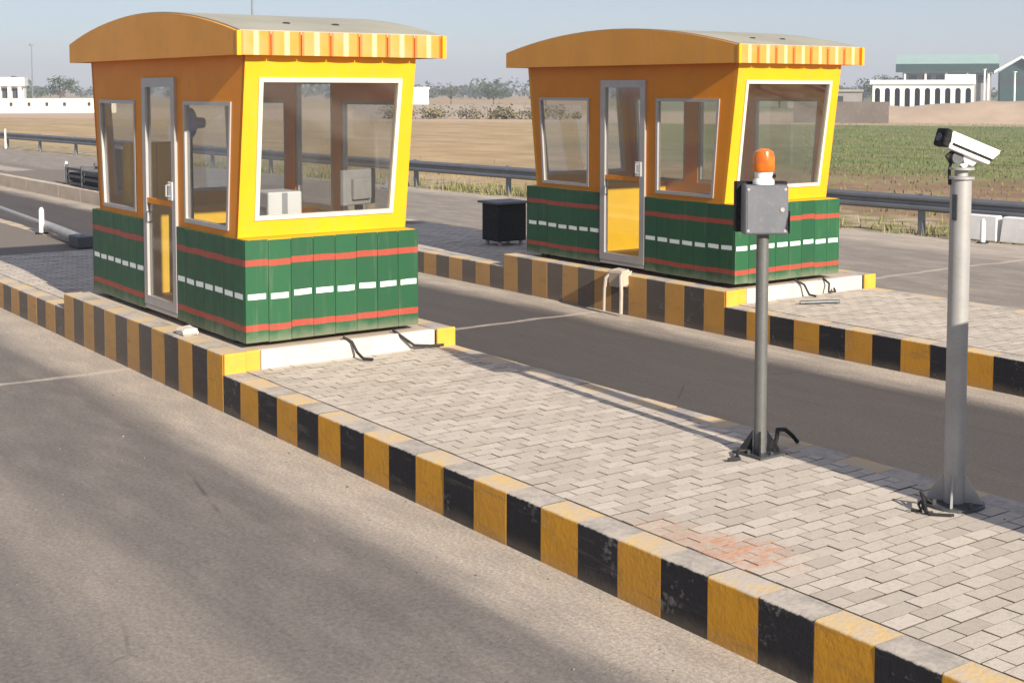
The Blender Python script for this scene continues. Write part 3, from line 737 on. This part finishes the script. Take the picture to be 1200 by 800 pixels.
delineator((-51.5, 12.1, 0), .9, 'rightmost white delineator post along the far verge, just left of the near booth')

# broken kerb with conduits in the far island
o = empty('conduit_stub', (-1.72, 5.46, 0)); tag(o, 'pale bent conduit pipes hanging over the broken kerb of the far island', 'conduit')
for dx in (-.16, .14):
    MB().tube([(dx*.2, .12, SZ+.03), (dx*.5, -.02, SZ+.03), (dx*.9, -.07, SZ-.05), (dx, -.075, SZ-.2), (dx, -.08, .03)], .022).obj('pipe', 'pipe_white', o, smooth=True)
mb = MB().box(-.13, .13, -.055, .10, SZ-.14, SZ+.05); mb.bevel(.03, 2)
for vv in mb.bm.verts: vv.co += Vector((rnd.uniform(-.012, .012),)*3)
mb.obj('concrete_lump', 'concrete_dust', o)
# cable ends at the slab fronts
def scrap(name, pts, r, label, mat='rubber', cat='cable'):
    o = MB().tube(pts, r, 7).obj(name, mat, None, smooth=True); tag(o, label, cat); return o
scrap('cable', [(.07, .86, SZ+.02), (.12, .92, SZ-.02), (.16, .95, IZ+.05), (.30, .93, IZ+.022), (.36, .99, IZ+.02)], .013, 'black cable drooping over the middle of the near white slab edge')
scrap('cable', [(.03, 1.38, SZ+.02), (.12, 1.42, SZ-.03), (.16, 1.52, IZ+.05), (.18, 1.68, IZ+.03), (.2, 1.8, IZ+.03)], .013, 'black cable near the yellow far corner of the near slab')
scrap('cable', [(-.05, 6.6, SZ+.03), (.02, 6.68, SZ-.02), (.06, 6.72, IZ+.03), (.14, 6.74, IZ+.02)], .013, 'bent black cable over the white slab edge below the far booth')
scrap('cable', [(-.04, 7.05, SZ+.02), (.03, 7.08, SZ-.04), (.06, 7.04, IZ+.03), (.07, 7.14, IZ+.03), (.0, 7.2, IZ+.05)], .013, 'looped black cable at the far end of the slab below the far booth')
scrap('iron_bar', [(.35, 6.25, IZ+.02), (.5, 6.5, IZ+.028), (.58, 6.62, IZ+.03)], .02, 'short dark iron bar lying on the pavers of the far island', 'steel_dark', 'bar')
# lump of mortar on the near slab kerb
mb = MB().box(-.09, .09, -.07, .07, 0, .06); mb.bevel(.02, 2)
for vv in mb.bm.verts: vv.co += Vector((rnd.uniform(-.01, .01), rnd.uniform(-.01, .01), rnd.uniform(-.008, .008)))
tag(mb.obj('mortar_lump', 'stone_light', None, (-.93, -.13, SZ)), 'pale mortar lump on the kerb below the near booth', 'rubble')

# pebbles and grit along the kerb
mb = MB()
for i in range(170):
    if i < 100: x, y, z = rnd.uniform(-3, 6.5), -.28-abs(rnd.gauss(0, .55)), .0
    elif i < 135: x, y, z = rnd.uniform(-2, 5), rnd.uniform(-3.2, -.4), .0
    else: x, y, z = rnd.uniform(.3, 6.5), rnd.uniform(0, 1.75), IZ
    s = abs(rnd.gauss(0, .003))+.0025
    M = Matrix.Translation((x, y, z+s*.4)) @ Matrix.Rotation(rnd.uniform(0, 6.3), 4, 'Z')
    bmesh.ops.create_icosphere(mb.bm, subdivisions=1, radius=s, matrix=M @ Matrix.Diagonal((1, rnd.uniform(.6, 1), .6, 1)))
struct(mb.obj('grit', 'grit_stone'), 'loose grit and pebbles', 'stuff')

# ------------------------------------------------------------------ guardrail and verge
def gy(x): return 16.2+.07*(x+3.6)
gr = empty('guardrail', (-3.6, 16.2, 0)); tag(gr, 'long galvanised guardrail along the far edge of the road', 'guardrail')
prof = [(0, .38), (.05, .42), (.05, .46), (0, .505), (0, .545), (.05, .59), (.05, .63), (0, .68)]
ang = math.atan(.07)
mb = MB(); Lr = 4.0
full = [(-a, z) for a, z in prof]+[(-a+.012, z) for a, z in prof[::-1]]
mb.prism(full, -Lr/2, Lr/2+.06, lambda u, v, w_: (w_, u, v)); rail = mb.mesh('rail', 'galvanised')
mb = MB().box(-.05, .05, .02, .12, -.4, .70); postm = mb.mesh('post', 'galvanised')
mb = MB().box(-.04, .04, .013, .02, .44, .62); 
for i in range(-26, 5):
    x = i*Lr; y = .07*x
    link('rail', rail, gr, (x, y+(i % 2)*.004, 0), (0, 0, ang))
    link('post', postm, gr, (x+2.0, .07*(x+2.0), 0), (0, 0, ang))
mb.bm.free()
for i, (x, wd, lab) in enumerate([(-4.15, .78, 'leftmost white painted barrier block under the guardrail at right'), (-3.30, .70, 'middle white painted barrier block under the guardrail at right'), (-2.5, .74, 'rightmost white painted barrier block under the guardrail')]):
    o = MB().hexa([(-wd/2-.03, -.14, 0), (wd/2+.03, -.14, 0), (wd/2+.03, .14, 0), (-wd/2-.03, .14, 0), (-wd/2, -.09, .44), (wd/2, -.09, .44), (wd/2, .09, .44), (-wd/2, .09, .44)]).bevel(.015).obj('barrier_block', 'white_paint', None, (x, gy(x)-.35, 0))
    o.rotation_euler[2] = ang; tag(o, lab, 'barrier', 'white barrier blocks')
delineator((-3.75, 15.35, 0), .42, 'white delineator post in front of the white barrier blocks')
tag(MB().hexa([(-.2, -.12, 0), (.2, -.12, 0), (.2, .12, 0), (-.2, .12, 0), (-.16, -.08, .2), (.14, -.08, .24), (.14, .08, .22), (-.16, .08, .18)]).bevel(.02).obj('white_stone', 'white_paint', None, (-20.6, 13.6, 0)), 'white painted stone on the verge between the two booths', 'stone')
# grass tufts along the verge
mb = MB()
for i in range(9000):
    x = rnd.uniform(-40, 3); y = gy(x)+rnd.choice((rnd.uniform(-.5, 1.6), abs(rnd.gauss(0, 3))))
    if math.sin(x*.9)+math.sin(x*.37+1) < -.3 and rnd.random() < .8: continue
    h = rnd.uniform(.03, .16); a = rnd.uniform(0, 6.3); wd = rnd.uniform(.006, .022)
    dx, dy = math.cos(a)*wd, math.sin(a)*wd
    v = [mb.bm.verts.new(p) for p in ((x-dx, y-dy, -.06), (x+dx, y+dy, -.06), (x+rnd.uniform(-.06, .06), y+rnd.uniform(-.06, .06), h))]
    mb.bm.faces.new(v)
struct(mb.obj('verge_grass', 'grass_blade'), 'thin dry grass along the verge', 'stuff')
mb = MB()   # crop and weeds on the field
for i in range(45000):
    d = 20+130*rnd.random()**1.4; a = R(rnd.uniform(98, 132)); x, y = CAM.x+d*math.cos(a)*1.0, CAM.y+d*math.sin(a)
    if y-.07*x < 19.5: continue
    if d < 44 and rnd.random() < .75: continue
    h = rnd.uniform(.0, .06); t = rnd.uniform(0, 6.3); wd = rnd.uniform(.012, .04)
    dx, dy = math.cos(t)*wd, math.sin(t)*wd
    v = [mb.bm.verts.new(p) for p in ((x-dx, y-dy, -.07), (x+dx, y+dy, -.07), (x+rnd.uniform(-.03, .03), y, h))]; mb.bm.faces.new(v)
struct(mb.obj('crop', 'crop_leaf'), 'low green crop on the field at right', 'stuff')

# ------------------------------------------------------------------ background buildings
def basis(p, q):    # local x along p->q
    d = Vector((q[0]-p[0], q[1]-p[1], 0)); return d.length, math.atan2(d.y, d.x)
# white arcaded building, right
Lw, aw = basis((-129, 165.8), (-117, 174.9))
o = empty('arcade_building', (-129, 165.8, 0), aw); tag(o, 'long white building with a row of dark arches at right', 'building')
n = 10; pw = Lw/n; z0, za, zt = -.1, 3.2, 4.35
poly = []
fn = lambda u, v, w_: (u, w_, v)
for i in range(n):
    x0 = i*pw; r = pw*.27; cx = x0+pw/2
    mb = MB()
    mb.prism([(x0, z0), (cx-r, z0), (cx-r, za-r), (x0, za-r)], 0, .4, fn)
    mb.prism([(cx+r, z0), (x0+pw, z0), (x0+pw, za-r), (cx+r, za-r)], 0, .4, fn)
    archp = [(cx-r*math.cos(t*math.pi/8), za-r+r*math.sin(t*math.pi/8)) for t in range(9)]
    mb.prism([(x0, za-r)]+archp+[(x0+pw, za-r), (x0+pw, zt-.6), (x0, zt-.6)], 0, .4, fn)
    mb.obj('bay', 'wall_white', o)
MB().box(0, Lw, 2.2, 2.3, -.1, zt-.7).obj('back_wall', 'opening_dark', o)
MB().box(-.4, Lw+.3, -.3, 5, zt-.6, zt+.1).obj('roof_slab', 'wall_white', o)
MB().box(Lw*.72, Lw*1.02, .3, 5, zt+.1, zt+.95).obj('parapet', 'wall_white', o)
MB().box(-.1, 0, .1, 5, -.1, zt-.6).obj('end_wall', 'wall_grey', o); MB().box(Lw, Lw+.1, .1, 5, -.1, zt-.6).obj('end_wall', 'wall_white', o)
# grey shed left of it
o = empty('grey_shed', (-136.5, 160.5, 0), aw); tag(o, 'low grey shed left of the white arcaded building', 'building')
MB().box(-4, 7.6, 0, 5, -.1, 2.6).obj('wall', 'wall_grey', o); MB().box(-4.2, 7.8, -.3, 5.2, 2.602, 2.95).obj('roof', 'roof_sheet', o)
for i in range(3): MB().box(-2.6+3.2*i, -1.7+3.2*i, -.03, -.003, .9, 1.9).obj('window', 'opening_dark', o)
# dark boundary wall in front
Lw2, aw2 = basis((-69.5, 82.6), (-63.4, 87.6))
o = MB().box(0, Lw2, 0, .3, -.1, 1.75).obj('boundary_wall', 'wall_dark', None, (-69.5, 82.6, 0)); o.rotation_euler[2] = aw2; tag(o, 'dark brown boundary wall ending at the earth bank at right', 'wall')
# earth bank
mb = MB(); nn = 40; rows = []
d0 = Vector((9.2, 6.7, 0)).normalized(); nrm = Vector((-d0.y, d0.x, 0))
for i in range(nn+1):
    s = -3+i*1.6; p = Vector((-67.9, 93.0, 0))+d0*s
    h = 1.25+min(s, 22)*.055+rnd.uniform(-.12, .12)
    row = []
    for off, z in ((-6.5, -.1), (-4.0, h*.35), (-1.5, h*.85), (0, h), (2.5, h*1.0), (9, h*.9), (30, .6), (34, -.1)):
        row.append(mb.bm.verts.new(p+nrm*(off+rnd.uniform(-.4, .4))+Vector((0, 0, z+rnd.uniform(-.08, .08) if z > 0 else z))))
    rows.append(row)
for i in range(nn):
    for k in range(7): mb.bm.faces.new([rows[i][k], rows[i+1][k], rows[i+1][k+1], rows[i][k+1]])
struct(mb.obj('earth_bank', 'berm_soil', smooth=True), 'pinkish earth bank beyond the green field')
# green roofed hall with gabled wing
Lg, ag = basis((-187.5, 247), (-171.3, 259))
o = empty('green_roof_hall', (-187.5, 247, 0), ag); tag(o, 'large hall with a dark green roof and gabled wing far right', 'building')
MB().box(.5, Lg-.5, 2, 12, -.1, 7.0).obj('wall', 'wall_grey', o)
MB().box(-1, Lg+1, -.5, -.1, 7.0, 8.9).obj('fascia', 'roof_green', o)
MB().prism([(-.1, 8.85), (7, 11.2), (14, 8.85), (14, 8.6), (7, 10.9), (-.1, 8.6)], -1, Lg+1, lambda u, v, w_: (w_, u, v)).obj('roof', 'roof_green_pale', o)
for i in range(5): MB().box(.8+i*4.5, 1.25+i*4.5, .0, .45, -.1, 7.0).obj('column', 'wall_white', o)
for i in range(6): MB().box(1.8+i*3, 3.6+i*3, 1.95, 1.995, 4.6, 6.4).obj('window', 'opening_dark', o)
gx0, gx1 = Lg+.8, Lg+10.5; gc = (gx0+gx1)/2
MB().prism([(gx0+.5, -.1), (gx1-.5, -.1), (gx1-.5, 7), (gc, 9.9), (gx0+.5, 7)], 1.0, 12, fn).obj('wing_wall', 'roof_green', o)
for s in (-1, 1):
    MB().prism([(gc, 10.0), (gc, 10.5), (gc+s*5.6, 7.2), (gc+s*5.6, 6.7)], -.6, 12, fn).obj('wing_roof', 'roof_green_pale', o)
    MB().prism([(gc, 10.05), (gc, 10.62), (gc+s*5.7, 7.3), (gc+s*5.7, 6.75)], -.75, -.62, fn).obj('barge_board', 'wall_white', o)
for i in range(3): MB().box(gx0+1.5+i*2.6, gx0+2.9+i*2.6, .94, .995, 4.2, 6.0).obj('window', 'opening_dark', o)
for k, (px, py, h, lab) in enumerate([(-116.2, 176.5, 6.0, 'white mast beside the right end of the arcaded building'), (-112.6, 179.0, 5.6, 'white mast at the right frame edge in front of the green roof')]):
    q_ = empty('white_mast', (px, py, 0)); tag(q_, lab, 'mast', 'white masts at right')
    MB().cyl((0, 0, -.1), (0, 0, h), .16, .13, 10).obj('shaft', 'wall_white', q_); MB().lathe([(.3, h), (.3, h+.12)], 10).obj('cap', 'wall_white', q_)
# compound wall and white building at left
Lc, ac = basis((-158, 26), (-150.2, 52))
o = empty('compound_wall', (-158, 26, 0), ac); tag(o, 'long cream compound wall with small square holes at left', 'wall')
mb = MB(); hs = .35; xs_ = [0]
holes = [9.3, 12.5, 15.2, 17.2, 19.2, 21.2, 24.0]
prev = 0
for hx in holes+[None]:
    x1 = (hx-hs/2) if hx else Lc
    MB().box(prev, x1, 0, .35, -.1, 1.55).obj('wall_bay', 'wall_cream', o)
    if hx:
        MB().box(x1, x1+hs, 0, .35, -.1, .75).obj('wall_bay', 'wall_cream', o); MB().box(x1, x1+hs, 0, .35, 1.2, 1.55).obj('wall_bay', 'wall_cream', o)
        MB().box(x1, x1+hs, .3, .36, .751, 1.199).obj('hole_back', 'opening_dark', o); prev = x1+hs
MB().box(-.1, Lc+.1, -.06, .41, 1.552, 1.68).obj('coping', 'wall_cream', o)
mb.bm.free()
Lb, ab = basis((-243, 58), (-239.9, 66.6))
o = empty('white_building', (-243, 58, 0), ab); tag(o, 'white flat-roofed building with tall columns at the left edge', 'building')
MB().box(-6, Lb, 1.5, 8, -.1, 3.6).obj('wall', 'wall_white', o)
MB().box(-6.3, Lb+.2, -.3, 8.2, 3.4, 5.0).obj('roof', 'wall_white', o)
for i in range(9): MB().box(-5.8+i*1.75, -5.2+i*1.75, 0, .6, -.1, 3.395).obj('column', 'wall_white', o)
for i in range(8): MB().box(-5.1+i*1.75, -4.2+i*1.75, 1.44, 1.495, .4, 3.0).obj('window', 'opening_dark', o)
# small white hut between the booths
Lh, ah = basis((-186.5, 114.5), (-184.3, 118.2))
o = empty('white_hut', (-186.5, 114.5, 0), ah); tag(o, 'small white hut in the distance right of the near booth', 'hut')
MB().box(0, Lh, 0, 3, -.1, 3.0).obj('wall', 'wall_white', o); MB().box(-.2, Lh+.2, -.2, 3.2, 3.0, 3.3).obj('roof', 'wall_white', o)
MB().box(1.0, 1.8, -.03, -.003, 0, 2.0).obj('door', 'wall_white', o)
Lk, ak = basis((-112, 62), (-92, 76))
o = MB().box(0, Lk, 0, .3, -.1, 1.25).obj('field_wall', 'wall_grey', None, (-113, 64, 0)); o.rotation_euler[2] = ak; tag(o, 'low grey field wall in the distance between the booths', 'wall')
# thin masts
for nm, loc, h, r, lab in (('lattice_mast', (-373, 107, 0), 15, .15, 'thin distant mast on the horizon at far left'), ('lamp_mast', (-44.3, 20.7, 0), 9.5, .05, 'thin tall mast rising behind the roof of the near booth')):
    o = empty(nm, loc); tag(o, lab, 'mast')
    MB().cyl((0, 0, -.1), (0, 0, h), r*1.3, r*.7, 8).obj('shaft', 'galvanised', o)
    MB().box(-r*3, r*3, -r*3, r*3, h, h+r*4).obj('head', 'galvanised', o)

# ------------------------------------------------------------------ trees
def leaf_blob(mb, c, rad, n, size, rng):
    for _ in range(n):
        d = Vector((rng.gauss(0, 1), rng.gauss(0, 1), rng.gauss(0, 1))).normalized()*(rng.random()**.45)
        p = Vector(c)+Vector((d.x*rad[0], d.y*rad[1], d.z*rad[2]))
        nrm_ = (d+Vector((rng.uniform(-.7, .7), rng.uniform(-.7, .7), rng.uniform(-.2, .9)))).normalized()
        a = nrm_.orthogonal().normalized(); b = nrm_.cross(a); t = rng.uniform(0, 6.3)
        e1 = (a*math.cos(t)+b*math.sin(t))*size*rng.uniform(.6, 1.3); e2 = (b*math.cos(t)-a*math.sin(t))*size*rng.uniform(.4, .9)
        mb.bm.faces.new([mb.bm.verts.new(p+q) for q in (-e1, -e2*.8, e1, e2)])
def tree_proto(h, wd, leaf, seed, cat='tree', name='field_tree'):
    rng = random.Random(seed); root = empty(name)
    mb = MB(); mb.tube([(0, 0, -.2), (.05*h*.3, 0, h*.2), (.0, .03*h, h*.45), (.02*h, 0, h*.7)], [h*.035, h*.028, h*.02, h*.01], 7)
    cl = []
    for k in range(9):
        a = k*2.4+rng.uniform(-.4, .4); z = h*rng.uniform(.42, .82); rr = wd*rng.uniform(.25, .6)*(1.15-abs(z/h-.55))
        e = Vector((math.cos(a)*rr, math.sin(a)*rr, z)); cl.append(e)
        mb.tube([(0, .01*h, h*.32), tuple(e*.55+Vector((0, 0, h*.16))), tuple(e)], [h*.016, h*.01, h*.005], 5)
    mb.obj('trunk', 'bark', root)
    mb = MB()
    for e in cl+[Vector((0, 0, h*.86)), Vector((wd*.15, 0, h*.7))]:
        leaf_blob(mb, e, (wd*.27, wd*.27, h*.14), 75, h*.035, rng)
    mb.obj('crown', leaf, root); return root
protos = [tree_proto(6.5, 6, 'leaf_dark', 1), tree_proto(5.5, 6.5, 'leaf_dark', 2), tree_proto(6, 5, 'leaf_grey', 3)]
used = set()
def tree(k, loc, s, rz, label, group):
    o = protos[k] if k not in used else copy_tree(protos[k]); used.add(k)
    o.location = loc; o.scale = (s, s, s); o.rotation_euler[2] = rz; tag(o, label, 'tree', group)
tree(0, (-141, 166, 0), 1.1, .3, 'dark leafy tree immediately right of the far booth roof', 'trees at right')
tree(1, (-134.5, 175, 0), 1.0, 1.3, 'rounded tree behind the grey shed at right', 'trees at right')
tree(2, (-146, 163, 0), 1.0, 2.3, 'greyish tree hidden partly by the far booth', 'trees at right')
tree(0, (-238, 72.5, 0), .85, 1.1, 'dark tree next to the white columned building at left', 'trees at left')
tree(1, (-230, 78.5, 0), .72, 2.1, 'low dark tree left of centre above the cream wall', 'trees at left')
tree(1, (-226, 83.5, 0), .8, .5, 'spreading dark tree above the right end of the cream wall', 'trees at left')
tree(2, (-222, 88.5, 0), .7, 3.5, 'greyish tree beside the near booth eave at left', 'trees at left')
tree(2, (-197, 131, 0), .62, .4, 'small greyish tree right of the white hut', 'trees between the booths')
tree(1, (-194, 138.5, 0), .62, 4.4, 'small dark tree midway between the booths', 'trees between the booths')
tree(0, (-188, 146, 0), .7, 2.4, 'small dark tree just left of the far booth roof', 'trees between the booths')
# scrub along the field wall
mb = MB(); rng = random.Random(5)
for i in range(46):
    t = rng.random(); p = Vector((-103, 62.5, 0)).lerp(Vector((-90, 74, 0)), t)+Vector((rng.uniform(-1.5, 1.5), rng.uniform(-1.5, 1.5), 0))
    s = rng.uniform(.6, 1.3); leaf_blob(mb, (p.x, p.y, .5*s), (1.0*s, 1.0*s, .75*s), 60, .16, rng)
struct(mb.obj('scrub', 'leaf_dry'), 'belt of dry scrub at the end of the tan field', 'stuff')
# far wood on the horizon
mb = MB()
for i in range(330):
    a = R(rng.uniform(108, 176)); d = rng.uniform(430, 720); s = rng.uniform(.7, 1.5)
    x, y = CAM.x+d*math.cos(a), CAM.y+d*math.sin(a); h = rng.uniform(3.0, 6.0)*s
    leaf_blob(mb, (x, y, h*.55), (5.5*s, 5.5*s, h*.55), 60, 1.0, rng)
struct(mb.obj('far_wood', 'leaf_dark'), 'distant belt of trees along the horizon', 'stuff')

# ------------------------------------------------------------------ haze
HAZE = True    # even, thin air over the plain
if HAZE:
    mb = MB().box(-900, 120, -300, 900, -1.1, 22); t = NT('haze_air')
    t.t.nodes.remove(t.b); pv = t.n('ShaderNodeVolumePrincipled')
    pv.inputs['Color'].default_value = (.86, .90, 1.0, 1); pv.inputs['Density'].default_value = .0009; pv.inputs['Anisotropy'].default_value = .2
    t.l(pv.outputs[0], t.out.inputs['Volume'])
    try: t.m.cycles.homogeneous_volume = True
    except Exception: pass
    struct(mb.obj('haze', 'haze_air'), None, 'stuff')
